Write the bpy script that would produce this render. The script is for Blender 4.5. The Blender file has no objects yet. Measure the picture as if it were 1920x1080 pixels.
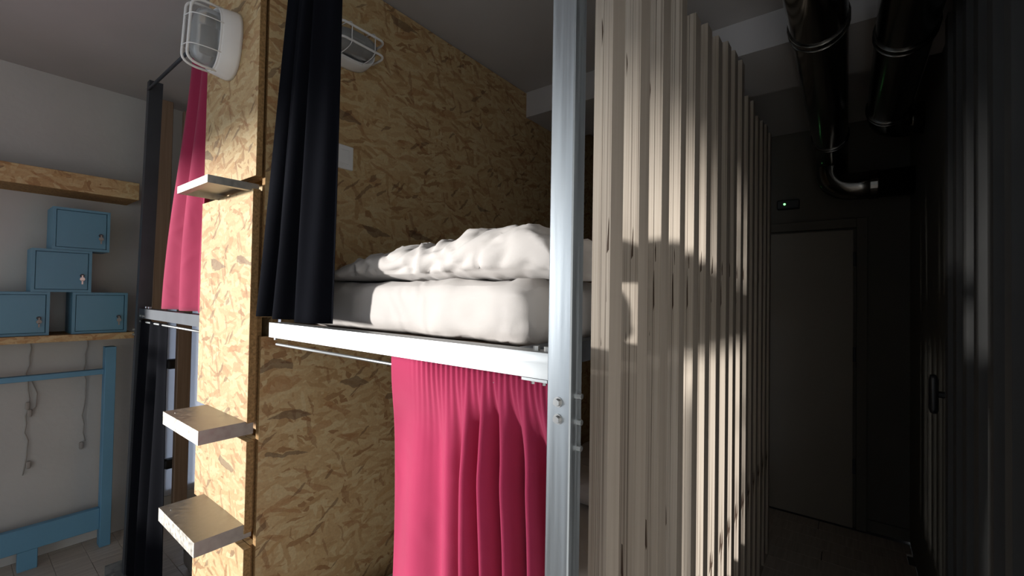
import bpy, bmesh, math, random
from mathutils import Vector, Matrix, noise
random.seed(7)
S = bpy.context.scene
C = S.collection

# ------------------------------------------------------------------ camera
H = 1.43                                    # eye height
FPX = 821.0
cam_d = bpy.data.cameras.new('camera'); cam = bpy.data.objects.new('camera', cam_d); C.objects.link(cam)
cam_d.sensor_width = 36.0; cam_d.lens = FPX / 1920 * 36.0; cam_d.clip_start = 0.02
yaw, pitch, roll = (math.radians(a) for a in (37.4675, 0.977, 0.9646))
fw = Vector((-math.sin(yaw)*math.cos(pitch), math.cos(yaw)*math.cos(pitch), math.sin(pitch)))
r0 = Vector((math.cos(yaw), math.sin(yaw), 0)); u0 = r0.cross(fw)
rr = r0*math.cos(roll) + u0*math.sin(roll); uu = -r0*math.sin(roll) + u0*math.cos(roll)
m = Matrix((rr, uu, -fw)).transposed().to_4x4(); m.translation = (0, 0, H)
cam.matrix_world = m
S.camera = cam

# ------------------------------------------------------------------ light
S.view_settings.view_transform = 'Standard'; S.view_settings.look = 'None'
S.view_settings.gamma = 1; S.view_settings.use_curve_mapping = False
S.view_settings.exposure = 0.0
S.cycles.max_bounces = 8; S.cycles.diffuse_bounces = 5; S.cycles.glossy_bounces = 4; S.cycles.transmission_bounces = 6
S.cycles.caustics_reflective = False; S.cycles.caustics_refractive = False
W = bpy.data.worlds.new('world'); S.world = W; W.use_nodes = True
W.node_tree.nodes['Background'].inputs[0].default_value = (.75, .85, 1, 1)
W.node_tree.nodes['Background'].inputs[1].default_value = 1.1
SUN_DIR = Vector((.580, .815, -.035)).normalized()      # low daylight through the window in the left wall
sd = bpy.data.lights.new('sun', 'SUN'); sd.energy = 7.4; sd.angle = math.radians(4.2); sd.color = (1, .975, .94)
so = bpy.data.objects.new('sun', sd); C.objects.link(so)
so.rotation_euler = SUN_DIR.to_track_quat('-Z', 'Y').to_euler(); so.location = (-6, -6, 2.2)
WIN = (-3.70, -.50, .35, 2.06)                      # window opening: y0 y1 z0 z1 in the left wall
BOUNCE_WIN = (-5.9, -4.34)                               # added unseen opening: sun through it bounces off the right wall as fill
ad = bpy.data.lights.new('window_daylight', 'AREA'); ad.shape = 'RECTANGLE'
ad.size = WIN[1]-WIN[0]-.1; ad.size_y = WIN[3]-WIN[2]-.1; ad.energy = 50; ad.color = (.80, .90, 1)
ao = bpy.data.objects.new('window_daylight', ad); C.objects.link(ao)
ao.location = (-3.46, (WIN[0]+WIN[1])/2, (WIN[2]+WIN[3])/2)
ao.rotation_euler = Vector((1, 0, -.25)).to_track_quat('-Z', 'Z').to_euler(); ad.spread = math.radians(140)   # skylight falls downwards

FILL_WIN = (-3.1, -1.1, .35, 2.06)                      # added fill-light opening, in the unseen wall behind the camera: x0 x1 z0 z1
fd = bpy.data.lights.new('rear_fill_light', 'AREA'); fd.shape = 'RECTANGLE'  # lamp added for cool fill from behind the camera
fd.size = FILL_WIN[1]-FILL_WIN[0]-.1; fd.size_y = FILL_WIN[3]-FILL_WIN[2]-.1; fd.energy = 7; fd.color = (.74, .87, 1)
fo = bpy.data.objects.new('rear_fill_light', fd); C.objects.link(fo)
fo.location = ((FILL_WIN[0]+FILL_WIN[1])/2, -6.24, (FILL_WIN[2]+FILL_WIN[3])/2)
fo.rotation_euler = Vector((0, 1, -.45)).to_track_quat('-Z', 'Z').to_euler(); fd.spread = math.radians(140)

# ------------------------------------------------------------------ materials
def lin(c): return tuple((v/255/12.92 if v/255 <= .04045 else ((v/255+.055)/1.055)**2.4) for v in c) + (1,)
def mat(name):
    M = bpy.data.materials.new(name); M.use_nodes = True
    nt = M.node_tree; b = nt.nodes['Principled BSDF']
    return M, nt, b
def link(nt, a, b): nt.links.new(a, b)
def node(nt, t, **kw):
    n = nt.nodes.new(t)
    for k, v in kw.items():
        if hasattr(n, k): setattr(n, k, v)
        else: n.inputs[k].default_value = v
    return n
def ramp(nt, stops, interp='LINEAR'):
    n = nt.nodes.new('ShaderNodeValToRGB'); n.color_ramp.interpolation = interp
    e = n.color_ramp.elements
    while len(e) < len(stops): e.new(.5)
    for i, (p, c) in enumerate(stops): e[i].position = p; e[i].color = c
    return n
def simple(name, c, rough=.6, metal=0, var=.08, scale=8, bump=0, bscale=60, spec=.5):
    M, nt, b = mat(name)
    tc = node(nt, 'ShaderNodeTexCoord'); nz = node(nt, 'ShaderNodeTexNoise'); nz.inputs['Scale'].default_value = scale
    nz.inputs['Detail'].default_value = 6
    link(nt, tc.outputs['Object'], nz.inputs['Vector'])
    L = lin(c); r = ramp(nt, [(.3, tuple(v*(1-var) for v in L[:3])+(1,)), (.7, tuple(min(1, v*(1+var)) for v in L[:3])+(1,))])
    link(nt, nz.outputs[0], r.inputs[0]); link(nt, r.outputs[0], b.inputs['Base Color'])
    b.inputs['Roughness'].default_value = rough; b.inputs['Metallic'].default_value = metal
    b.inputs['Specular IOR Level'].default_value = spec
    if bump:
        n2 = node(nt, 'ShaderNodeTexNoise'); n2.inputs['Scale'].default_value = bscale; n2.inputs['Detail'].default_value = 5
        link(nt, tc.outputs['Object'], n2.inputs['Vector'])
        bp = node(nt, 'ShaderNodeBump'); bp.inputs['Strength'].default_value = bump; bp.inputs['Distance'].default_value = .004
        link(nt, n2.outputs[0], bp.inputs['Height']); link(nt, bp.outputs[0], b.inputs['Normal'])
    return M

def osb(name, axis, gain=1.0, seed=0.0):
    """oriented strand board seen on faces whose normal is `axis`"""
    M, nt, b = mat(name)
    tc = node(nt, 'ShaderNodeTexCoord'); sp = node(nt, 'ShaderNodeSeparateXYZ'); link(nt, tc.outputs['Object'], sp.inputs[0])
    cb = node(nt, 'ShaderNodeCombineXYZ')
    pair = {'x': ('Y', 'Z'), 'y': ('X', 'Z'), 'z': ('X', 'Y')}[axis]
    link(nt, sp.outputs[pair[0]], cb.inputs[0]); link(nt, sp.outputs[pair[1]], cb.inputs[1])
    wz = node(nt, 'ShaderNodeTexNoise'); wz.inputs['Scale'].default_value = 9; wz.inputs['Detail'].default_value = 2
    link(nt, cb.outputs[0], wz.inputs['Vector'])
    ws = node(nt, 'ShaderNodeVectorMath', operation='SCALE'); ws.inputs['Scale'].default_value = .05
    link(nt, wz.outputs['Color'], ws.inputs[0])
    w0 = node(nt, 'ShaderNodeVectorMath', operation='ADD'); link(nt, cb.outputs[0], w0.inputs[0]); link(nt, ws.outputs[0], w0.inputs[1])
    fz = node(nt, 'ShaderNodeTexNoise'); fz.inputs['Scale'].default_value = 55; fz.inputs['Detail'].default_value = 3; link(nt, cb.outputs[0], fz.inputs['Vector'])
    fs = node(nt, 'ShaderNodeVectorMath', operation='SCALE'); fs.inputs['Scale'].default_value = .012; link(nt, fz.outputs['Color'], fs.inputs[0])
    wa = node(nt, 'ShaderNodeVectorMath', operation='ADD'); link(nt, w0.outputs[0], wa.inputs[0]); link(nt, fs.outputs[0], wa.inputs[1])
    col = None; hgt = None
    pal = [(0, lin((176, 134, 94))), (.10, lin((202, 164, 118))), (.3, lin((216, 182, 136))), (.55, lin((223, 192, 146))),
           (.85, lin((230, 205, 162))), (1, lin((208, 168, 118)))]
    pal = [(p, tuple(min(1, v*gain) for v in c[:3])+(1,)) for p, c in pal]
    pal = [(p, (c[0]*1.02, c[1]*1.02, c[2]*.97, 1)) for p, c in pal]
    for i, (ang, sx, sy, thr) in enumerate([(0, 13, 55, 0), (35, 14, 62, .5), (-30, 12, 58, .55), (82, 15, 66, .6), (12, 17, 80, .65), (-14, 14, 72, .72)]):
        mp = node(nt, 'ShaderNodeMapping'); mp.vector_type = 'POINT'
        rt = node(nt, 'ShaderNodeVectorRotate', rotation_type='Z_AXIS'); rt.inputs['Angle'].default_value = math.radians(ang)
        link(nt, wa.outputs[0], rt.inputs['Vector'])
        mp.inputs['Scale'].default_value = (sx, sy, 1); mp.inputs['Location'].default_value = (3.1*i+seed, 7.7*i+seed, 0)
        link(nt, rt.outputs[0], mp.inputs['Vector'])
        vo = node(nt, 'ShaderNodeTexVoronoi', voronoi_dimensions='2D', feature='F1'); vo.inputs['Scale'].default_value = 1
        link(nt, mp.outputs[0], vo.inputs['Vector'])
        sc = node(nt, 'ShaderNodeSeparateColor'); link(nt, vo.outputs['Color'], sc.inputs[0])
        rp = ramp(nt, pal); link(nt, sc.outputs[1], rp.inputs[0])
        if col is None: col = rp.outputs[0]; hgt = sc.outputs[0]
        else:
            gt = node(nt, 'ShaderNodeMath', operation='GREATER_THAN'); gt.inputs[1].default_value = thr; link(nt, sc.outputs[0], gt.inputs[0])
            mx = node(nt, 'ShaderNodeMix', data_type='RGBA'); link(nt, gt.outputs[0], mx.inputs[0]); link(nt, col, mx.inputs[6]); link(nt, rp.outputs[0], mx.inputs[7])
            col = mx.outputs[2]
            mh = node(nt, 'ShaderNodeMix', data_type='FLOAT'); link(nt, gt.outputs[0], mh.inputs[0]); link(nt, hgt, mh.inputs[2]); link(nt, sc.outputs[2], mh.inputs[3])
            hgt = mh.outputs[0]
    # sparse darker strands
    for ang, thr, c, amt, sc2 in ((25, .945, (158, 112, 72), .55, (15, 62, 1)), (-12, .95, (164, 116, 74), .5, (11, 44, 1)), (70, .965, (140, 98, 64), .5, (18, 80, 1)), (-40, .975, (104, 74, 52), .6, (22, 95, 1)), (8, .99, (92, 72, 58), .6, (10, 40, 1))):
        rt = node(nt, 'ShaderNodeVectorRotate', rotation_type='Z_AXIS'); rt.inputs['Angle'].default_value = math.radians(ang)
        link(nt, wa.outputs[0], rt.inputs['Vector'])
        mp = node(nt, 'ShaderNodeMapping'); mp.inputs['Scale'].default_value = sc2; mp.inputs['Location'].default_value = (seed+ang, 2*seed, 0)
        link(nt, rt.outputs[0], mp.inputs['Vector'])
        vo = node(nt, 'ShaderNodeTexVoronoi', voronoi_dimensions='2D', feature='F1'); vo.inputs['Scale'].default_value = 1
        link(nt, mp.outputs[0], vo.inputs['Vector'])
        sc = node(nt, 'ShaderNodeSeparateColor'); link(nt, vo.outputs['Color'], sc.inputs[0])
        gt = node(nt, 'ShaderNodeMath', operation='GREATER_THAN'); gt.inputs[1].default_value = thr; link(nt, sc.outputs[0], gt.inputs[0])
        ms = node(nt, 'ShaderNodeMath', operation='MULTIPLY'); ms.inputs[1].default_value = amt; link(nt, gt.outputs[0], ms.inputs[0])
        mx = node(nt, 'ShaderNodeMix', data_type='RGBA'); link(nt, ms.outputs[0], mx.inputs[0]); link(nt, col, mx.inputs[6]); mx.inputs[7].default_value = lin(c)
        col = mx.outputs[2]
    # grain along strands
    gn = node(nt, 'ShaderNodeTexNoise'); gn.inputs['Scale'].default_value = 130; gn.inputs['Detail'].default_value = 3
    link(nt, cb.outputs[0], gn.inputs['Vector'])
    gr = ramp(nt, [(.3, (.84, .84, .84, 1)), (.7, (1, 1, 1, 1))]); link(nt, gn.outputs[0], gr.inputs[0])
    mu = node(nt, 'ShaderNodeMix', data_type='RGBA', blend_type='MULTIPLY'); mu.inputs[0].default_value = 1
    link(nt, col, mu.inputs[6]); link(nt, gr.outputs[0], mu.inputs[7])
    link(nt, mu.outputs[2], b.inputs['Base Color']); b.inputs['Roughness'].default_value = .62; b.inputs['Specular IOR Level'].default_value = .3
    bp = node(nt, 'ShaderNodeBump'); bp.inputs['Strength'].default_value = .25; bp.inputs['Distance'].default_value = .002
    link(nt, hgt, bp.inputs['Height']); link(nt, bp.outputs[0], b.inputs['Normal'])
    return M

def ply_edge(name, axis='X', tint=1.0):
    M, nt, b = mat(name)
    tc = node(nt, 'ShaderNodeTexCoord'); mp = node(nt, 'ShaderNodeMapping')
    mp.inputs['Scale'].default_value = (520, 520, 1.2) if axis == 'X' else (520, 520, 1.2)
    link(nt, tc.outputs['Object'], mp.inputs['Vector'])
    nz = node(nt, 'ShaderNodeTexNoise'); nz.inputs['Scale'].default_value = 1; nz.inputs['Detail'].default_value = 1
    link(nt, mp.outputs[0], nz.inputs['Vector'])
    r = ramp(nt, [(.30, lin((116, 106, 95))), (.42, lin((152, 141, 128))), (.62, lin((166, 156, 143))), (.75, lin((134, 122, 109)))])
    link(nt, nz.outputs[0], r.inputs[0])
    # small dark voids between the plies
    m2 = node(nt, 'ShaderNodeMapping'); m2.inputs['Scale'].default_value = (260, 260, 14); link(nt, tc.outputs['Object'], m2.inputs['Vector'])
    vo = node(nt, 'ShaderNodeTexVoronoi', feature='F1'); vo.inputs['Scale'].default_value = 1; link(nt, m2.outputs[0], vo.inputs['Vector'])
    sc = node(nt, 'ShaderNodeSeparateColor'); link(nt, vo.outputs['Color'], sc.inputs[0])
    gt = node(nt, 'ShaderNodeMath', operation='GREATER_THAN'); gt.inputs[1].default_value = .985; link(nt, sc.outputs[0], gt.inputs[0])
    mx = node(nt, 'ShaderNodeMix', data_type='RGBA'); link(nt, gt.outputs[0], mx.inputs[0]); link(nt, r.outputs[0], mx.inputs[6]); mx.inputs[7].default_value = lin((60, 46, 36))
    link(nt, mx.outputs[2], b.inputs['Base Color']); b.inputs['Roughness'].default_value = .7; b.inputs['Specular IOR Level'].default_value = .2
    return M
def wood(name, c1, c2, sc=(3, 60, 60), rough=.6):
    M, nt, b = mat(name)
    tc = node(nt, 'ShaderNodeTexCoord'); mp = node(nt, 'ShaderNodeMapping'); mp.inputs['Scale'].default_value = sc
    link(nt, tc.outputs['Object'], mp.inputs['Vector'])
    nz = node(nt, 'ShaderNodeTexNoise'); nz.inputs['Scale'].default_value = 1; nz.inputs['Detail'].default_value = 5; nz.inputs['Distortion'].default_value = .6
    link(nt, mp.outputs[0], nz.inputs['Vector'])
    r = ramp(nt, [(.3, lin(c1)), (.7, lin(c2))]); link(nt, nz.outputs[0], r.inputs[0]); link(nt, r.outputs[0], b.inputs['Base Color'])
    b.inputs['Roughness'].default_value = rough
    return M
def brushed(name, c, rough, sc=(4, 4, 140), aniso=0):
    M, nt, b = mat(name)
    tc = node(nt, 'ShaderNodeTexCoord'); mp = node(nt, 'ShaderNodeMapping'); mp.inputs['Scale'].default_value = sc
    link(nt, tc.outputs['Object'], mp.inputs['Vector'])
    nz = node(nt, 'ShaderNodeTexNoise'); nz.inputs['Scale'].default_value = 1; nz.inputs['Detail'].default_value = 6; link(nt, mp.outputs[0], nz.inputs['Vector'])
    L = lin(c); r = ramp(nt, [(.3, tuple(v*.8 for v in L[:3])+(1,)), (.7, L)]); link(nt, nz.outputs[0], r.inputs[0]); link(nt, r.outputs[0], b.inputs['Base Color'])
    rg = ramp(nt, [(.3, (rough*.8,)*3+(1,)), (.7, (rough*1.2,)*3+(1,))]); link(nt, nz.outputs[0], rg.inputs[0]); link(nt, rg.outputs[0], b.inputs['Roughness'])
    b.inputs['Metallic'].default_value = 1
    return M
def cloth(name, c, rough=.9, sheen=.3, trans=0, weave=900, var=.06, spec=.15, crease=0):
    M = simple(name, c, rough, 0, var, 5, .15, weave, spec)
    b = M.node_tree.nodes['Principled BSDF']; b.inputs['Sheen Weight'].default_value = sheen
    if crease:
        nt = M.node_tree; tc = node(nt, 'ShaderNodeTexCoord')
        nz = node(nt, 'ShaderNodeTexNoise'); nz.inputs['Scale'].default_value = 7; nz.inputs['Detail'].default_value = 3; nz.inputs['Distortion'].default_value = 1.6
        nz.noise_type = 'RIDGED_MULTIFRACTAL'
        link(nt, tc.outputs['Object'], nz.inputs['Vector'])
        bp = node(nt, 'ShaderNodeBump'); bp.inputs['Strength'].default_value = crease; bp.inputs['Distance'].default_value = .012
        link(nt, nz.outputs[0], bp.inputs['Height'])
        old = b.inputs['Normal'].links[0].from_node; link(nt, bp.outputs[0], old.inputs['Normal'])
    if trans:
        nt = M.node_tree; out = nt.nodes['Material Output']; tr = node(nt, 'ShaderNodeBsdfTranslucent'); tr.inputs[0].default_value = lin(c)
        mx = node(nt, 'ShaderNodeMixShader'); mx.inputs[0].default_value = trans
        link(nt, b.outputs[0], mx.inputs[1]); link(nt, tr.outputs[0], mx.inputs[2]); link(nt, mx.outputs[0], out.inputs[0])
    return M

OSBX = osb('osb_side', 'x', .72); OSBY = osb('osb_front', 'y', .72, 4.3); OSBZ = osb('osb_top', 'z', .9, 2.2)
OSBE = simple('osb_edge', (150, 118, 78), .8, 0, .35, 120, .6, 200, .2)
OSBS = osb('osb_shelf', 'x', .72, 9.1)
PLYE = ply_edge('plywood_edge'); PLYF = wood('plywood_face', (142, 131, 119), (158, 147, 135), (30, 30, 1.5), .6)
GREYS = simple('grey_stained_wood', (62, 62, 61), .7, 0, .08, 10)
STEEL = brushed('brushed_steel', (170, 173, 174), .5, (3, 90, 90))
STEELV = brushed('brushed_steel_upright', (176, 182, 186), .45, (90, 90, 2))
TREAD = brushed('tread_steel', (186, 182, 174), .5, (60, 60, 60))
DSTEEL = simple('dark_steel', (66, 70, 76), .5, .4, .1)
KEYM = simple('key_metal', (235, 235, 228), .3, .3, .03)
BOLT = simple('bolt_zinc', (190, 190, 188), .35, 1, .05)
WALLM = simple('plaster_wall', (184, 184, 182), .9, 0, .05, 3, .25, 40, .2)
CEILM = simple('plaster_ceiling', (178, 175, 174), .9, 0, .04, 2, .15, 30, .2)
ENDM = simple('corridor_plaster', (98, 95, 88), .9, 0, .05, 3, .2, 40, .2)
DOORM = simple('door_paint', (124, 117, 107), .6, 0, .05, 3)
PINK = cloth('pink_cotton', (167, 48, 85), .85, .2, .18, crease=.3)
BLACK = cloth('black_fabric', (13, 14, 19), .95, 0, spec=.04)
WHITE = cloth('white_linen', (179, 174, 170), .85, .1, 0, 700, .02, crease=.5)
BLUE = simple('blue_paint', (96, 146, 176), .55, 0, .05, 6, .1, 30)
BLUEL = simple('blue_locker_paint', (92, 140, 164), .5, 0, .05, 6)
WPLAST = simple('white_plastic', (226, 226, 226), .4, 0, .03, 6)
BLACKP = simple('black_plastic', (22, 22, 24), .45, 0, .1)
STUD = wood('stud_wood', (128, 106, 86), (148, 126, 106), (60, 60, 2))
FLOORM = wood('laminate_floor', (168, 157, 146), (194, 184, 172), (60, 3, 3), .45)
CORD = simple('grey_cord', (150, 145, 140), .7)
WPANEL = simple('white_panel', (222, 224, 230), .6, 0, .03, 3)
BLIND = cloth('white_blind', (225, 228, 234), .8, 0, .6, 700, .02)
CHROME = simple('duct_metal', (120, 118, 114), .16, 1, .1, 2)
def glassmat():
    M, nt, b = mat('lamp_glass')
    b.inputs['Base Color'].default_value = (.86, .88, .88, 1); b.inputs['Transmission Weight'].default_value = .75; b.inputs['Roughness'].default_value = .22
    b.inputs['IOR'].default_value = 1.3
    return M
GLASS = glassmat()
def ledmat():
    M, nt, b = mat('green_led'); b.inputs['Emission Color'].default_value = (.2, 1, .25, 1); b.inputs['Emission Strength'].default_value = 3
    return M
LED = ledmat()

# ------------------------------------------------------------------ mesh helpers
def obj(name, bm, m, parent=None, smooth=False, origin=None):
    """links a bmesh given in WORLD coordinates; children become local to their parent"""
    me = bpy.data.meshes.new(name)
    off = Vector(origin) if origin else Vector((0, 0, 0))
    if parent is not None and origin is None: off = wloc(parent)
    bmesh.ops.translate(bm, verts=bm.verts, vec=-off)
    bmesh.ops.recalc_face_normals(bm, faces=bm.faces)
    bm.to_mesh(me); bm.free()
    for mm in (m if isinstance(m, (list, tuple)) else [m]): me.materials.append(mm)
    if smooth: me.polygons.foreach_set('use_smooth', [True]*len(me.polygons))
    o = bpy.data.objects.new(name, me); C.objects.link(o)
    if parent is not None: o.parent = parent; o.location = off - wloc(parent)
    else: o.location = off
    return o
def wloc(o):
    v = o.location.copy()
    while o.parent is not None: o = o.parent; v += o.location
    return v
def thing(name, label, cat, loc=(0, 0, 0), group=None):
    o = bpy.data.objects.new(name, None); C.objects.link(o); o.location = loc; o.empty_display_size = .1
    return tag(o, label, cat, group)
def tag(o, label, cat, group=None):
    o['label'] = label; o['category'] = cat
    if group: o['group'] = group
    return o
def struct(o): o['kind'] = 'structure'; return o
def bx(bm, x0, x1, y0, y1, z0, z1, bev=0, mi=None):
    r = bmesh.ops.create_cube(bm, size=1)
    vs = r['verts']
    for v in vs: v.co = ((x0+x1)/2 + v.co.x*(x1-x0), (y0+y1)/2 + v.co.y*(y1-y0), (z0+z1)/2 + v.co.z*(z1-z0))
    fs = {f for v in vs for f in v.link_faces}
    if mi:
        for f in fs:
            n = f.normal if f.normal.length else None
            f.normal_update(); n = f.normal
            f.material_index = mi(n)
    if bev:
        es = list({e for v in vs for e in v.link_edges})
        bmesh.ops.bevel(bm, geom=es, offset=bev, segments=1, affect='EDGES', profile=.5)
    return bm
def box(*a, **k): return bx(bmesh.new(), *a, **k)
def cyl(bm, p0, p1, r, n=16, cap=True, r2=None):
    p0, p1 = Vector(p0), Vector(p1); d = p1-p0
    M = Matrix.Translation((p0+p1)/2) @ d.to_track_quat('Z', 'Y').to_matrix().to_4x4()
    bmesh.ops.create_cone(bm, cap_ends=cap, segments=n, radius1=r, radius2=r if r2 is None else r2, depth=d.length, matrix=M)
    return bm
def tube(bm, pts, r, n=8, closed=False):
    pts = [Vector(p) for p in pts]; N = len(pts); rings = []; up = None
    for i, p in enumerate(pts):
        a = pts[(i-1) % N] if (closed or i > 0) else p; b = pts[(i+1) % N] if (closed or i < N-1) else p
        t = (b-a).normalized()
        if up is None: up = t.orthogonal().normalized()
        up = (up - t*up.dot(t)).normalized(); s = t.cross(up)
        rad = r[i] if isinstance(r, (list, tuple)) else r
        rings.append([bm.verts.new(p + (up*math.cos(2*math.pi*k/n) + s*math.sin(2*math.pi*k/n))*rad) for k in range(n)])
    for i in range(N if closed else N-1):
        A, B = rings[i], rings[(i+1) % N]
        for k in range(n): bm.faces.new((A[k], A[(k+1) % n], B[(k+1) % n], B[k]))
    if not closed: bm.faces.new(rings[0][::-1]); bm.faces.new(rings[-1])
    return bm
def arc(p0, c, p1, n=8):
    """quadratic bend from p0 to p1 with control c"""
    p0, c, p1 = Vector(p0), Vector(c), Vector(p1)
    return [p0*(1-t)**2 + c*2*t*(1-t) + p1*t*t for t in (i/n for i in range(n+1))]
def rbox(x0, x1, y0, y1, z0, z1, r, n=12, disp=None):
    """soft rounded box: subdivided cube pushed onto a rounded-box surface"""
    bm = bmesh.new(); bmesh.ops.create_cube(bm, size=2)
    bmesh.ops.subdivide_edges(bm, edges=bm.edges[:], cuts=n, use_grid_fill=True)
    c = Vector(((x0+x1)/2, (y0+y1)/2, (z0+z1)/2)); h = Vector(((x1-x0)/2, (y1-y0)/2, (z1-z0)/2))
    for v in bm.verts:
        p = Vector([max(-1, min(1, math.copysign(abs(q)**.8, q)))*h[i] for i, q in enumerate(v.co)])
        q = Vector([max(-h[i]+r, min(h[i]-r, p[i])) for i in range(3)])
        d = p-q
        p = q + (d.normalized()*r if d.length > 1e-6 else d)
        v.co = c + p
    if disp:
        bm.normal_update()
        for v in bm.verts: v.co = v.co + disp(v.co, v.normal)
    return bm

# ------------------------------------------------------------------ the room
ZC = H + 1.155                     # ceiling
XW, YB, XR, YE = -3.42, -6.2, .30, 3.56
fl = struct(obj('floor', box(XW-.15, XR+.15, YB-.15, YE+.15, -.12, -.012), simple('subfloor', (70, 62, 55), .8)))
pl_me = None; k = 0
for r_ in range(34):
    yy = -.85 + r_*.13
    offx = (r_*0.41) % 1.2
    for c_ in range(4):
        x0 = XW + c_*1.2035 - offx + .0
        x1 = x0 + 1.2
        a, b_ = max(x0, XW+.002), min(x1, XR-.002)
        if b_-a < .05 or yy > YE-.07: continue
        if a == x0 and b_ == x1 and pl_me is not None:
            o = bpy.data.objects.new('plank', pl_me); C.objects.link(o); o.parent = fl; o.location = ((a+b_)/2, yy, 0)
        else:
            o = obj('plank', box(a, b_, yy-.0645, yy+.0645, -.012, 0, bev=.0015), FLOORM, fl, origin=((a+b_)/2, yy, 0))
            if a == x0 and b_ == x1: pl_me = o.data
struct(obj('floor_rear', box(XW, XR, YB, -.92, -.0119, 0), FLOORM))
struct(obj('ceiling', box(XW-.15, XR+.15, YB-.15, YE+.15, ZC, ZC+.15), CEILM))
bm = bmesh.new()
y0, y1, z0, z1 = WIN
bx(bm, XW-.15, XW, YB-.15, BOUNCE_WIN[0], 0, ZC); bx(bm, XW-.15, XW, BOUNCE_WIN[1], y0, 0, ZC)      # pier between openings, added to keep sun off the right-hand screen
bx(bm, XW-.15, XW, BOUNCE_WIN[0], BOUNCE_WIN[1], 0, z0); bx(bm, XW-.15, XW, BOUNCE_WIN[0], BOUNCE_WIN[1], z1, ZC)
bx(bm, XW-.15, XW, y1, .86, 0, ZC); bx(bm, XW-.15, XW, 1.75, YE+.15, 0, ZC); bx(bm, XW-.15, XW, .86, 1.75, 0, .12); bx(bm, XW-.15, XW, .86, 1.75, H+.05, ZC)
bx(bm, XW-.15, XW, y0, y1, 0, z0); bx(bm, XW-.15, XW, y0, y1, z1, ZC)
struct(obj('wall_left', bm, WALLM))
bm = bmesh.new()
bx(bm, XW, FILL_WIN[0], YB-.15, YB, 0, ZC); bx(bm, FILL_WIN[1], XR, YB-.15, YB, 0, ZC)
bx(bm, FILL_WIN[0], FILL_WIN[1], YB-.15, YB, 0, FILL_WIN[2]); bx(bm, FILL_WIN[0], FILL_WIN[1], YB-.15, YB, FILL_WIN[3], ZC)
struct(obj('wall_front', bm, WALLM))
struct(obj('wall_right', box(XR, XR+.15, YB, 1.12, 0, ZC), simple('bounce_white_plaster', (222, 222, 220), .9, 0, .03, 3, .2, 40, .2)))  # unseen near stretch, made white to bounce light onto the plywood slats
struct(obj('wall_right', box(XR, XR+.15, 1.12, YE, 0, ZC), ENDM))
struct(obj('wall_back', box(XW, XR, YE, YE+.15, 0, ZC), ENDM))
struct(obj('trim_1', box(XW, XR, 2.0, 2.44, H+1.012, ZC), CEILM))          # ceiling beam
wf = struct(obj('window_1', box(XW-.12, XW-.07, y0, y1, z0, z0+.05), WPLAST))
for nm, a in (('window_rail', (XW-.12, XW-.07, y0, y1, z1-.05, z1)), ('window_stile', (XW-.12, XW-.07, y0, y0+.05, z0, z1)), ('window_stile', (XW-.12, XW-.07, y1-.05, y1, z0, z1))):
    obj(nm, box(*a), WPLAST, wf)
# end door of the corridor
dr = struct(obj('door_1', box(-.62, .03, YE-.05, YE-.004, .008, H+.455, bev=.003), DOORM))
for z in (.35, 1.05, 1.65): obj('hinge', cyl(bmesh.new(), (.035, YE-.055, z), (.035, YE-.055, z+.09), .008, 10), DSTEEL, dr)
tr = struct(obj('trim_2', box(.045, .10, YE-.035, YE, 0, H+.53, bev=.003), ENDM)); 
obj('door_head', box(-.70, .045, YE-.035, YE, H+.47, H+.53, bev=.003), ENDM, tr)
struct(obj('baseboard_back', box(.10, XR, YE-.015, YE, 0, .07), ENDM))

# ------------------------------------------------------------------ bunk frame (right bay)
YF = .60
XP = -1.452                      # face of the dividing panel
BT, BB = H-.093, H-.136          # beam top and bottom
bunk = thing('bunk_frame', 'brushed steel bunk frame with square post in front of the slatted plywood screen', 'bunk frame', (-.36, .605, 0))
px0, px1, py0, py1 = -.3745, -.3325, .583, .620
pb = box(px0, px1, py0, py1, 0, H+1.13, bev=.002); post = obj('post', pb, STEELV, bunk)
for z in (H-.163, H-.189):
    bm = bmesh.new(); cyl(bm, (-.3535, .584, z), (-.3535, .576, z), .0058, 6); cyl(bm, (-.3535, .584, z), (-.3535, .5815, z), .008, 16)
    obj('bolt', bm, BOLT, post)
for z in (H-.155, H-.195, H-.235):
    bm = bmesh.new(); cyl(bm, (-.334, .608, z), (-.3255, .608, z), .0045, 8); obj('bolt', bm, BOLT, post)
obj('base_plate', box(-.41, -.30, .55, .65, 0, .006), STEEL, post)
def channel(x0, x1, y, zt, zb):
    bm = bmesh.new(); t = .003; d = .04
    bx(bm, x0, x1, y, y+t, zb, zt); bx(bm, x0, x1, y+t, y+d, zt-t, zt); bx(bm, x0, x1, y+t, y+d, zb, zb+t)
    return bm
beam = obj('front_beam', channel(-1.372, -.3805, YF, BT, BB), STEEL, bunk)
obj('end_plate', box(-.3825, -.377, YF+.001, YF+.02, H-.235, BT+.002), STEEL, bunk)
obj('lip_plate', box(-.435, -.384, YF-.002, YF+.03, BB-.005, BB-.0005), STEEL, beam)
for x in (-.42, -.398):
    bm = bmesh.new(); cyl(bm, (x, YF+.02, BT), (x, YF+.02, BT+.008), .006, 6); obj('bolt', bm, BOLT, beam)
    bm = bmesh.new(); cyl(bm, (x, YF+.012, BB-.012), (x, YF+.012, BB-.005), .0045, 6); obj('bolt', bm, BOLT, beam)
bm = bmesh.new(); cyl(bm, (-1.355, YF+.012, BB-.008), (-1.355, YF+.012, BB), .005, 6); obj('bolt', bm, BOLT, beam)
obj('side_rail', box(-.475, -.437, .645, 2.80, BB, BT), DSTEEL, bunk)
bm = bmesh.new(); cyl(bm, (-.455, .80, BT), (-.455, .80, BT+.006), .005, 6); obj('bolt', bm, BOLT, bunk)
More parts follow.
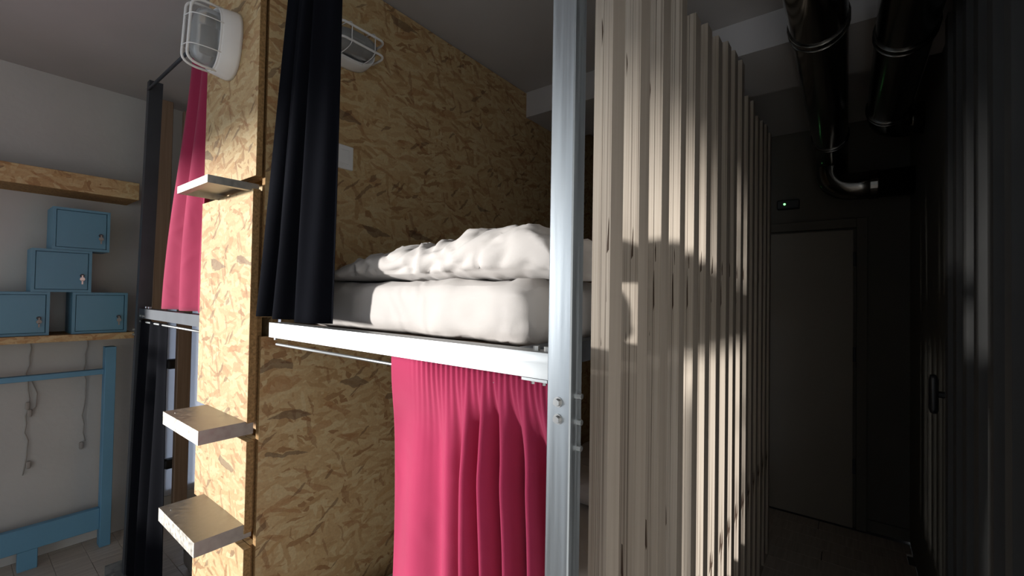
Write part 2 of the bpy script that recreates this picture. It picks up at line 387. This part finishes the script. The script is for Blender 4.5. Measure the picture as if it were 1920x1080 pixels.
obj('bed_base', box(-1.44, -.478, .645, 2.80, BB+.005, BT-.012), STUD, bunk)
obj('rear_beam', box(-1.44, -.477, 2.805, 2.845, BB, BT), DSTEEL, bunk)
obj('rear_post', box(-.475, -.435, 2.805, 2.845, 0, H+1.13), DSTEEL, bunk)
obj('curtain_rod', tube(bmesh.new(), [(-1.36, .618, H-.158), (-.385, .618, H-.158)], .004, 10), STEEL, bunk, True)
obj('upper_curtain_rod', tube(bmesh.new(), [(-1.445, .60, H+1.02), (-.376, .60, H+1.02)], .006, 10), STEEL, bunk, True)
obj('lower_bed_base', box(-1.44, -.40, .645, 2.80, .16, .20), STUD, bunk)
obj('lower_front_beam', box(-1.44, -.3805, YF, YF+.04, .16, .203), STEEL, bunk)

# dividing panel: two boards of OSB with a slot where the beam passes through
dv = thing('divider_panel', 'large dark strand board panel dividing the two bunks, carrying a switch and a lamp', 'panel', (XP-.01, .62, 0))
pn = lambda n: 0 if abs(n.x) > .5 else 1
obj('upper_board', box(XP-.02, XP, .612, 2.90, BT+.012, ZC-.006, mi=pn), [OSBX, OSBE], dv)
obj('lower_board', box(XP-.02, XP, .612, 2.90, .01, BB-.006, mi=pn), [OSBX, OSBE], dv)
obj('slot_filler', box(XP-.02, XP, .68, 2.90, BB-.006, BT+.012, mi=pn), [OSBX, OSBE], dv)

# ladder column
YC = .58; CX0, CX1 = -1.892, -1.458
col = thing('ladder_column', 'bright sunlit strand board column with three steel box treads', 'ladder', ((CX0+CX1)/2, .60, 0))
pm = lambda n: 0 if abs(n.y) > .5 else (2 if n.z > .5 else 1)
cuts = [(H+.358, ZC-.006), (H-.406, H+.318), (H-.742, H-.462), (H-1.05, H-.79), (.01, H-1.11)]
for i, (a, b_) in enumerate(cuts):
    ins = (.012 if i == 0 else 0)
    obj('front_board', box(CX0+.004, CX1+ins*.6, YC+ins*.3, YC+.022, a, b_, mi=pm, bev=.0008), [OSBY, OSBE, OSBZ], col)
for a, b_ in cuts:
    obj('backing_board', box(CX0+.01, -1.4735, YC+.024, YC+.042, a, b_, mi=pm), [OSBY, OSBE, OSBZ], col)
obj('cavity_board', box(CX0+.01, -1.475, YC+.075, YC+.093, .01, ZC-.006, mi=pm), [OSBY, OSBE, OSBZ], col)
def tread(zt, th, y0, x0, x1):
    bm = bmesh.new(); t = .003
    bx(bm, x0, x1, y0, YC+.022, zt-t, zt)
    bx(bm, x0, x1, y0, y0+t, zt-th, zt-t); bx(bm, x0, x0+t, y0+t, YC+.022, zt-th, zt-t); bx(bm, x1-t, x1, y0+t, YC+.022, zt-th, zt-t)
    # folded return lips under the flanges
    bx(bm, x0+t, x1-t, y0+t, y0+.02, zt-th, zt-th+t); bx(bm, x1-.02, x1-t, y0+.02, YC+.02, zt-th, zt-th+t)
    return bm
for zt, th, y0, x0, x1 in ((H+.336, .023, .462, -1.735, -1.47), (H-.402, .041, .456, -1.79, -1.467), (H-.714, .043, .452, -1.79, -1.462), (H-1.035, .042, .452, -1.79, -1.462)):
    t_ = obj('tread', tread(zt, th, y0, x0, x1), TREAD, col)
    bm = bmesh.new(); cyl(bm, (x0+.05, y0+.022, zt-.001), (x0+.05, y0+.022, zt+.0012), .004, 12); obj('rivet', bm, BOLT, t_)

# bunk frame of the left bay
lb = thing('bunk_frame', 'dark grey steel bunk frame beside the wall lockers', 'bunk frame', (-2.8, .62, 0))
def leanpost(bm, p0, p1, w, d):
    vs = []
    for p in (p0, p1):
        for sx, sy in ((-1, -1), (1, -1), (1, 1), (-1, 1)): vs.append(bm.verts.new((p[0]+sx*w/2, p[1]+sy*d/2, p[2])))
    for f in ((3, 2, 1, 0), (4, 5, 6, 7), (0, 1, 5, 4), (1, 2, 6, 5), (2, 3, 7, 6), (3, 0, 4, 7)): bm.faces.new([vs[i] for i in f])
    return bm
obj('post', leanpost(bmesh.new(), (-2.87, .614, .0), (-2.745, .628, H+1.03), .04, .054), DSTEEL, lb)
obj('front_beam', channel(-2.79, -1.905, YF, BT-.002, BB-.004), DSTEEL, lb)
for x in (-2.74, -2.69):
    bm = bmesh.new(); cyl(bm, (x, YF+.02, BT), (x, YF+.02, BT+.008), .006, 6); obj('bolt', bm, BOLT, lb)
    bm = bmesh.new(); cyl(bm, (x, YF-.006, BB+.006), (x, YF, BB+.006), .006, 6); obj('bolt', bm, BOLT, lb)
for z in (H-.20, H-.225):
    bm = bmesh.new(); cyl(bm, (-2.815, .584, z), (-2.815, .592, z), .006, 6); obj('bolt', bm, BOLT, lb)
obj('curtain_rod', tube(bmesh.new(), [(-2.735, .60, H+.985), (-1.895, .60, H+.985)], .007, 10), DSTEEL, lb, True)
obj('lower_curtain_rod', tube(bmesh.new(), [(-2.78, .606, H-.158), (-1.9, .606, H-.158)], .005, 10), STEEL, lb, True)
fp = obj('foot_plate', box(-2.93, -2.79, .53, .66, 0, .008, bev=.001), STEEL, lb)
obj('foot_flange', box(-2.93, -2.92, .53, .66, .008, .05), STEEL, fp)
bm = bmesh.new(); cyl(bm, (-2.885, .555, .008), (-2.885, .555, .016), .008, 6); obj('bolt', bm, BOLT, fp)

# ------------------------------------------------------------------ curtains
def smooth(t): t = max(0, min(1, t)); return t*t*(3-2*t)
def curtain(name, xl, xr, zt, zb, yfun, m, label, cat, nu=140, nv=60, thick=.0016, group=None):
    bm = bmesh.new(); g = []
    for j in range(nv+1):
        t = j/nv; row = []
        for i in range(nu+1):
            s = i/nu
            a, b_ = xl(t), xr(t)
            z0_, z1_ = zt(s), zb(s)
            dx, dy = yfun(s, t)
            row.append(bm.verts.new((a+(b_-a)*s+dx, dy, z0_+(z1_-z0_)*t)))
        g.append(row)
    for j in range(nv):
        for i in range(nu): bm.faces.new((g[j][i], g[j][i+1], g[j+1][i+1], g[j+1][i]))
    cx = (xl(1)+xr(1))/2; o = obj(name, bm, m, None, True, origin=(cx, .6, min(zb(0), zb(1))))
    md = o.modifiers.new('thickness', 'SOLIDIFY'); md.thickness = thick
    tag(o, label, cat, group); return o
# lower pink curtain (right bay)
def pk(s, t):
    ph = 2*math.pi*(.9*s + 6.3*s**1.7) + .9*math.sin(9*s+1.0)
    A = (.006 + (.022+.010*math.sin(11*s))*smooth((s-.25)/.4))*(.02+.98*smooth(t*4.0))
    g = .0032*math.sin(2*math.pi*(26*s+4*s*s))*math.exp(-t*14)*smooth((s-.12)*5)
    y = A*math.sin(ph + .5*math.sin(3*t+4*s)) + .005*math.sin(7*s+5*t) + g + .006*math.sin(2*math.pi*(3*s+.4*t))*smooth(t*2) - .005*math.sin(7*s+5*t)*(1-smooth(t*6))
    y += .03*smooth((s-.55)/.4)*smooth(t*2)
    x = .010*math.cos(ph)*smooth((s-.3)*2)*smooth(t*3)*(1-s)
    return x, .6095 + .036*smooth(t*5) + y
curtain('curtain', lambda t: -.800-.042*smooth(t*5), lambda t: -.386, lambda s: H-.1375, lambda s: .36, pk, PINK,
        'pink curtain gathered on the rod under the bright steel beam', 'curtain', 200, 90)
# black curtain of the upper berth
def bk(s, t):
    ph = 2*math.pi*(3.3*s+.15*math.sin(5*s))
    A = .018+.008*t
    return .006*math.cos(ph), .590 + A*math.sin(ph+.7+.25*math.sin(2.2*t)) + .006*math.sin(2*math.pi*7*s+2*t)
curtain('curtain', lambda t: -1.235-.205*t, lambda t: -1.03-.035*t, lambda s: H+1.02, lambda s: H-.072-.010*s, bk, BLACK,
        'black curtain drawn aside in front of the upper berth with white bedding', 'curtain', 120, 40)
# pink curtain of the left bay
def pk2(s, t):
    ph = 2*math.pi*(2.6*s)
    return 0, .618 + (.010+.016*t)*math.sin(ph+.8+.4*math.sin(2*t)) + .004*math.sin(13*s+6*t)
curtain('curtain', lambda t: -2.20-.325*smooth(t*1.02)**1.15, lambda t: -1.915, lambda s: H+.99, lambda s: H-.085, pk2, PINK,
        'bright pink curtain hanging between the dark steel post and the strand board column', 'curtain', 90, 50)
def bk2(s, t):
    ph = 2*math.pi*(3.2*s)
    return 0, .606 + (.010+.010*t)*math.sin(ph+.4) + .004*math.sin(17*s+3*t)
curtain('curtain', lambda t: -2.80-.10*t, lambda t: -2.37-.04*t, lambda s: H-.15, lambda s: .03, bk2, BLACK,
        'long dark curtain hanging to the floor beside the blue rack', 'curtain', 90, 40)

# ------------------------------------------------------------------ bedding
def wr(co, n):
    k = noise.noise(Vector((co.x*9, co.y*9, co.z*5)))*.007
    ridge = (1-abs(noise.noise(Vector((co.x*14+3, co.y*14, co.z*6)))))**6*.006
    cr = max(0, 1-abs(co.x+.52)/.13)
    ridge += cr*(1-abs(noise.noise(Vector((co.x*34, co.y*30, co.z*9+2)))))**4*.009
    return n*(k+ridge)
mb = rbox(-1.425, -.495, .70, 2.70, BT-.010, H+.030, .04, 40, wr)
mt = tag(obj('mattress', mb, WHITE, None, True, origin=(-.9, 1.7, BT-.01)), 'thick mattress in a loose white sheet on the upper berth', 'mattress')
# puffy duvet lying on the mattress
def duvet(x0, x1, y0, y1, zb, prof, seed, amp=1.0, nx=120, nr=56):
    bm = bmesh.new(); rings = []
    for i in range(nx+1):
        s = i/nx; x = x0+(x1-x0)*s
        e = max(.02, 1-abs(2*s-1)**5)**.5
        h = prof(x); cy = (y0+y1)/2; ry = (y1-y0)/2*(.86+.14*e)
        ring = []
        for k in range(nr):
            a = 2*math.pi*k/nr
            c_, s_ = math.cos(a), math.sin(a)
            y = cy - ry*math.copysign(abs(c_)**.62, c_)
            zz = (math.copysign(abs(s_)**.75, s_))
            z = zb + h*.5 + zz*h*.5*(1-.25*max(0, (y-cy)/ry))
            p = Vector((x, y, z))
            n = Vector((0, -c_, s_)).normalized()
            w1 = noise.noise(Vector((x*8+seed, y*8, z*9)))*.016
            rd = (1-abs(noise.noise(Vector((x*11+seed*2+z*6, y*9, z*8)))))**5*.014 - (1-abs(noise.noise(Vector((x*15-z*9, y*12+seed, z*12)))))**7*.012
            p += n*(w1+rd)*amp*(1 if s_ > -.5 else .2)
            if p.z < zb+.001: p.z = zb+.001
            ring.append(bm.verts.new(p))
        rings.append(ring)
    for i in range(nx):
        for k in range(nr): bm.faces.new((rings[i][k], rings[i][(k+1) % nr], rings[i+1][(k+1) % nr], rings[i+1][k]))
    bm.faces.new(rings[0]); bm.faces.new(rings[-1][::-1])
    return bm
def interp(pts):
    def f(x):
        if x <= pts[0][0]: return pts[0][1]
        for (a, b_), (c_, d) in zip(pts, pts[1:]):
            if x <= c_: return b_+(d-b_)*smooth((x-a)/(c_-a))
        return pts[-1][1]
    return f
prof = interp([(-1.38, .01), (-1.24, .034), (-1.08, .075), (-.97, .092), (-.83, .092), (-.75, .098), (-.69, .122), (-.62, .126), (-.52, .118), (-.47, .10), (-.445, .06), (-.435, .02)])
tag(obj('duvet', duvet(-1.37, -.435, .705, 1.02, H+.034, prof, 2.3), WHITE, None, True, origin=(-.85, 1.0, H+.03)), 'puffy crumpled white duvet heaped on the upper mattress', 'duvet')
tag(obj('mattress', rbox(-1.40, -.45, .70, 2.70, .205, .37, .045, 16, wr), WHITE, None, True, origin=(-.9, 1.7, .205)), 'white mattress of the lower berth, glimpsed low beside the steel post', 'mattress')
tag(obj('pillow', rbox(-1.34, -.72, 1.95, 2.60, .385, .51, .06, 14, wr), WHITE, None, True, origin=(-1.0, 2.3, .374)), 'white pillow at the far end of the lower berth', 'pillow')

# ------------------------------------------------------------------ bulkhead lamps
def sup(a, b, e, n, z):
    out = []
    for k in range(n):
        t = 2*math.pi*k/n; c_, s_ = math.cos(t), math.sin(t)
        out.append(Vector((a*math.copysign(abs(c_)**(2/e), c_), b*math.copysign(abs(s_)**(2/e), s_), z)))
    return out
def loft(loops, cap0=True, cap1=True):
    bm = bmesh.new(); R = [[bm.verts.new(p) for p in L] for L in loops]; n = len(R[0])
    for A, B in zip(R, R[1:]):
        for k in range(n): bm.faces.new((A[k], A[(k+1) % n], B[(k+1) % n], B[k]))
    if cap0: bm.faces.new(R[0][::-1])
    if cap1: bm.faces.new(R[-1])
    return bm
def lamp(loc, u, nrm, label, a=.109, b=.079):
    """oval caged bulkhead lamp; u = long axis, nrm = out of the board"""
    t = thing('bulkhead_lamp', label, 'lamp', loc)
    u = Vector(u).normalized(); nn = Vector(nrm); v = nn.cross(u)
    M = Matrix((u, v, nn)).transposed().to_4x4()
    def add(nm, bm, m, par=t, sm=True):
        bmesh.ops.transform(bm, matrix=Matrix.Translation(loc) @ M, verts=bm.verts)
        return obj(nm, bm, m, par, sm)
    body = add('lamp_body', loft([sup(a, b, 2.5, 48, .0005), sup(a, b, 2.5, 48, .01), sup(a-.006, b-.006, 2.5, 48, .052), sup(a-.009, b-.009, 2.5, 48, .057), sup(a-.018, b-.016, 2.5, 48, .058), sup(a-.02, b-.018, 2.5, 48, .046)], True, True), WPLAST)
    ga, gb = a-.023, b-.021
    gl = add('glass_cover', loft([sup(ga, gb, 2.6, 48, .047), sup(ga, gb, 2.6, 48, .07), sup(ga-.004, gb-.004, 2.6, 48, .095), sup(ga-.014, gb-.012, 2.6, 48, .11), sup(ga*.6, gb*.55, 2.4, 48, .118), sup(ga*.2, gb*.2, 2.2, 48, .12)]), GLASS)
    bm = bmesh.new(); cyl(bm, (-.045, 0, .07), (.03, 0, .07), .018, 16); cyl(bm, (.03, 0, .07), (.065, 0, .07), .012, 16)
    add('bulb', bm, WPLAST, gl)
    for sgn in (-1, 1):        # long guard bars
        yv = sgn*.026
        pts = [(-a+.012, yv, .05), (-a+.012, yv, .09)] + arc((-a+.013, yv, .098), (-a+.016, yv, .132), (-a+.042, yv, .132), 6) + arc((a-.042, yv, .132), (a-.016, yv, .132), (a-.013, yv, .098), 6) + [(a-.012, yv, .05)]
        add('guard_bar', tube(bmesh.new(), pts, .0042, 8), WPLAST)
    for uu_ in (-.045, .045):
        pts = [(uu_, -b+.012, .05)] + arc((uu_, -b+.012, .07), (uu_, -b+.014, .128), (uu_, -.03, .134), 6) + arc((uu_, .03, .134), (uu_, b-.014, .128), (uu_, b-.012, .07), 6) + [(uu_, b-.012, .05)]
        add('guard_wire', tube(bmesh.new(), pts, .0016, 6), WPLAST)
    add('guard_rim', tube(bmesh.new(), sup(a-.012, b-.012, 2.5, 48, .058), .0038, 8, True), WPLAST)
    return t
lamp((-1.655, YC+.0035, H+.822), (math.sin(.2), 0, math.cos(.2)), (0, -1, 0), 'white caged bulkhead lamp on the sunlit strand board column')
lamp((XP+.0005, .862, H+.872), (0, 1, 0), (1, 0, 0), 'dim caged bulkhead lamp on the dark divider panel beside the black curtain', .105, .060)
sw = thing('light_switch', 'white square light switch on the divider panel beside the black curtain', 'switch', (XP, .868, H+.49))
obj('switch_plate', box(XP+.0005, XP+.010, .825, .911, H+.447, H+.533, bev=.002), WPLAST, sw)
obj('rocker', box(XP+.010, XP+.014, .845, .891, H+.465, H+.515, bev=.001), WPLAST, sw)

# ------------------------------------------------------------------ slatted plywood screens
sm_ = lambda n: 0 if abs(n.y) > .5 else 1
scr = thing('slat_screen', 'screen of upright double plywood slats running back from the steel post', 'screen', (-.37, 1.7, 0))
tops = [1.12, 1.12, 1.12, 1.12, .83, .87, .90, .945, .975, 1.0, .90, .93, .905, .93, .955, .95]
for i in range(16):
    y = .755 + i*.1388; zt = H+tops[i]
    xs = -.35 + random.uniform(-.0015, .0015)
    nb = 3 if i else 2; w = .0187*nb                     # boards laminated side by side
    bm = bmesh.new()
    for q in range(nb):
        bx(bm, xs-.0187*(q+1)+.0006, xs-.0187*q, y+random.uniform(0, .0015), y+.056, .012, zt-random.uniform(0, .004), mi=sm_)
    o = obj('slat', bm, [PLYE, PLYF], scr, origin=(xs-w/2, y+.028, 0))
    if i == 3: o.rotation_euler.z = .05
obj('bottom_rail', box(-.405, -.351, .76, 2.87, .0, .012), PLYF, scr)
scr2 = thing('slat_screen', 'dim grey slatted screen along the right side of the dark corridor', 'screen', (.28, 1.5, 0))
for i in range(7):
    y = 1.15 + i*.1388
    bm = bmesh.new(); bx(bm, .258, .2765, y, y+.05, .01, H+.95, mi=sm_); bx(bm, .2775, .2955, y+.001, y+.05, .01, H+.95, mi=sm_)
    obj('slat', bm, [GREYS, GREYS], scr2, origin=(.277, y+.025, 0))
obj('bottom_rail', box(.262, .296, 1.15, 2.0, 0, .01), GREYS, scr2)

# ------------------------------------------------------------------ ducts on the corridor ceiling
def duct(path, rings, r, label):
    t = thing('ventilation_duct', label, 'duct', path[0])
    obj('pipe', tube(bmesh.new(), path, r, 28), CHROME, t, True)
    for (p, d) in rings:
        p = Vector(p); d = Vector(d)
        bm = bmesh.new(); cyl(bm, p-d*.018, p+d*.018, r+.003, 28); obj('coupling', bm, CHROME, t, False)
        bm = bmesh.new()
        for s_ in (-.018, .018):
            q = d.orthogonal().normalized(); w = d.cross(q)
            tube(bm, [p+d*s_+(q*math.cos(k*math.pi/14)+w*math.sin(k*math.pi/14))*(r+.004) for k in range(28)], .0025, 6, True)
        obj('clamp_ring', bm, CHROME, t, True)
    return t
zd = H+.92
p1 = [(-.08, .9, zd), (-.08, 1.6, zd), (-.08, 3.0, zd)] + arc((-.08, 3.1, zd), (-.08, 3.33, zd), (-.08, 3.33, zd-.1), 8)[1:] + arc((-.08, 3.33, zd-.12), (-.08, 3.33, zd-.23), (.05, 3.33, zd-.23), 8)[1:] + [(.297, 3.33, zd-.23)]
duct(p1, [((-.08, 1.75, zd), (0, 1, 0)), ((-.08, 3.0, zd), (0, 1, 0)), ((.12, 3.33, zd-.23), (1, 0, 0))], .081, 'shiny metal ventilation duct nearer the slatted screen, bending down and right at its end')
p2 = [(.153, .9, zd), (.153, 1.6, zd), (.153, 2.7, zd)] + arc((.153, 2.75, zd), (.153, 2.95, zd), (.25, 2.95, zd), 8)[1:] + [(.297, 2.95, zd)]
duct(p2, [((.153, 1.95, zd), (0, 1, 0)), ((.153, 2.7, zd), (0, 1, 0))], .081, 'second shiny metal duct beside the right wall of the corridor')
# small things in the corridor
eb = thing('alarm_box', 'small dark box with a glowing green light above the corridor door', 'alarm box', (-.34, YE, H+.655))
obj('case', box(-.39, -.26, YE-.05, YE-.001, H+.625, H+.685, bev=.004), BLACKP, eb)
bm = bmesh.new(); cyl(bm, (-.345, YE-.053, H+.657), (-.345, YE-.05, H+.657), .007, 12); obj('light', bm, LED, eb)
hd = thing('door_handle', 'black oval handle on the dark right wall of the corridor', 'handle', (XR, 2.2, 1.1))
bm = bmesh.new(); cyl(bm, (XR-.045, 2.19, 1.10), (XR-.001, 2.19, 1.10), .012, 12); obj('stem', bm, BLACKP, hd)
obj('grip', rbox(XR-.065, XR-.04, 2.17, 2.21, 1.03, 1.17, .012, 6), BLACKP, hd, True)

# ------------------------------------------------------------------ left wall: shelves, lockers, rack
tag(obj('wall_shelf', box(XW+.002, -3.15, -.5, .665, H+.498, H+.592, bev=.002, mi=pn), [OSBS, OSBE]), 'thick strand board shelf high on the left wall above the lockers', 'shelf')
ZS = H-.238
tag(obj('wall_shelf', box(XW+.002, -3.14, -.5, .66, ZS-.034, ZS, bev=.002, mi=pn), [OSBS, OSBE]), 'thin strand board shelf carrying the blue lockers', 'shelf')
XLK = -3.17; kf = 3.17/3.0
def locker(y0, y1, z0, z1, label, bright_key=False):
    t = thing('locker', label, 'locker', ((XLK+XW)/2, (y0+y1)/2, z0), 'blue key lockers stacked on the wall shelf')
    bm = bmesh.new(); f = .012; d = .016
    xb = XLK-.19
    bx(bm, xb, XLK-d, y0, y1, z0, z1)
    bx(bm, XLK-d, XLK, y0, y1, z0, z0+f); bx(bm, XLK-d, XLK, y0, y1, z1-f, z1); bx(bm, XLK-d, XLK, y0, y0+f, z0+f, z1-f); bx(bm, XLK-d, XLK, y1-f, y1, z0+f, z1-f)
    obj('body', bm, BLUEL, t)
    g = f+.0025
    dd = obj('door', box(XLK-d+.001, XLK-.002, y0+g, y1-g, z0+g, z1-g, bev=.001), BLUEL, t)
    ky, kz = y1-.036, z0+(z1-z0)*.40
    bm = bmesh.new(); cyl(bm, (XLK-.003, ky, kz), (XLK+.006, ky, kz), .0085, 16); obj('lock', bm, DSTEEL, dd)
    bm = bmesh.new(); cyl(bm, (XLK+.011, ky, kz-.018), (XLK+.013, ky, kz-.018), .010, 14); bx(bm, XLK+.004, XLK+.014, ky-.0025, ky+.0025, kz-.012, kz+.002); bx(bm, XLK+.011, XLK+.013, ky-.003, ky+.003, kz-.045, kz-.024)
    obj('key', bm, KEYM if bright_key else CORD, dd)
    return t
z1_, z2_, z3_ = ZS, ZS+.2165, ZS+.433
locker(.335-.21, .335, z1_+.0005, z1_+.216, 'blue locker at the left end of the bottom row, cut by the picture edge')
locker(.415, .633, z1_+.0005, z1_+.216, 'blue locker at the right end of the bottom row, nearest the steel post')
locker(.268, .484, z2_+.0005, z2_+.216, 'blue locker in the middle row with a bright silver key in its lock', True)
locker(.335, .551, z3_+.0005, z3_+.216, 'topmost blue locker of the stack, under the high shelf')
rk = thing('rack', 'pale blue painted wooden rack standing under the locker shelf', 'rack', (-3.3, .2, 0))
up = obj('upright', box(-3.335, -3.27, .566, .612, 0, H-.325, bev=.002), BLUE, rk)
obj('upright', box(-3.335, -3.27, -.50, -.454, 0, H-.325, bev=.002), BLUE, rk)
obj('top_rail', box(-3.325, -3.285, -.454, .566, H-.476, H-.448, bev=.002), BLUE, rk)
obj('bottom_board', box(-3.318, -3.282, -.454, .566, .10, .215, bev=.002), BLUE, rk)
obj('foot_block', box(-3.33, -3.285, .265, .335, 0, .10, bev=.002), BLUE, rk)
# hanging cords
def cord(pts, label, plugs):
    t = thing('cord', label, 'cord', pts[-1])
    obj('cable', tube(bmesh.new(), pts, .0028, 6), CORD, t, True)
    for p in plugs: obj('plug', rbox(p[0]-.008, p[0]+.008, p[1]-.009, p[1]+.009, p[2]-.02, p[2]+.02, .006, 4), CORD, t, True)
xw = XW+.012
def wob(y0, z0, z1, n, a, ph): return [(xw, y0+a*math.sin(ph+i*1.1)+.004*math.sin(i*2.7), z0+(z1-z0)*i/n) for i in range(n+1)]
cord(wob(.292, H-.275, H-.98, 16, .006, 0), 'thin grey cord hanging on the wall behind the left part of the rack', [(xw+.004, .292, H-.62), (xw+.004, .302, H-.93)])
cord([(xw, .30, H-.48), (xw, .325, H-.56), (xw, .322, H-.63), (xw, .30, H-.66)], 'short loop of grey cord hanging from the rack rail', [(xw+.004, .30, H-.66)])
cord(wob(.508, H-.275, H-.86, 12, .005, 1), 'thin grey cord hanging on the wall near the rack upright', [(xw+.004, .50, H-.88)])

# uprights and pale panel behind the left bay
bm = bmesh.new()
bx(bm, XW-.06, XW-.02, .86, .90, .12, H+.05); bx(bm, XW-.06, XW-.02, 1.71, 1.75, .12, H+.05); bx(bm, XW-.06, XW-.02, .90, 1.71, .12, .16); bx(bm, XW-.06, XW-.02, .90, 1.71, H+.01, H+.05)
w2 = struct(obj('window_2', bm, WPLAST))
obj('blind', box(XW-.016, XW-.013, .865, 1.745, .125, H+.045), BLIND, w2)
for z in (H-.472, H-1.10):
    obj('latch', rbox(XW-.012, XW+.04, .878, .985, z-.03, z+.032, .014, 6), BLACKP, w2, True)
tag(obj('timber_upright', box(-3.26, -3.215, .752, .826, 0, H+1.125, bev=.003), STUD), 'brown timber upright seen just right of the dark steel post', 'timber post')
tag(obj('timber_upright', box(-3.26, -3.215, .882, .952, 0, ZC-.06, bev=.003), STUD), 'brown timber upright behind the gap between dark curtain and column', 'timber post')
# bag on the floor
def lump(co, n): return n*(noise.noise(co*14)*.03 + noise.noise(co*30)*.012)
tag(obj('bag', rbox(-2.72, -2.42, .78, 1.02, .004, .24, .08, 14, lump), WHITE, None, True, origin=(-2.57, .9, 0)), 'crumpled white bag on the floor behind the lowest visible tread', 'bag')
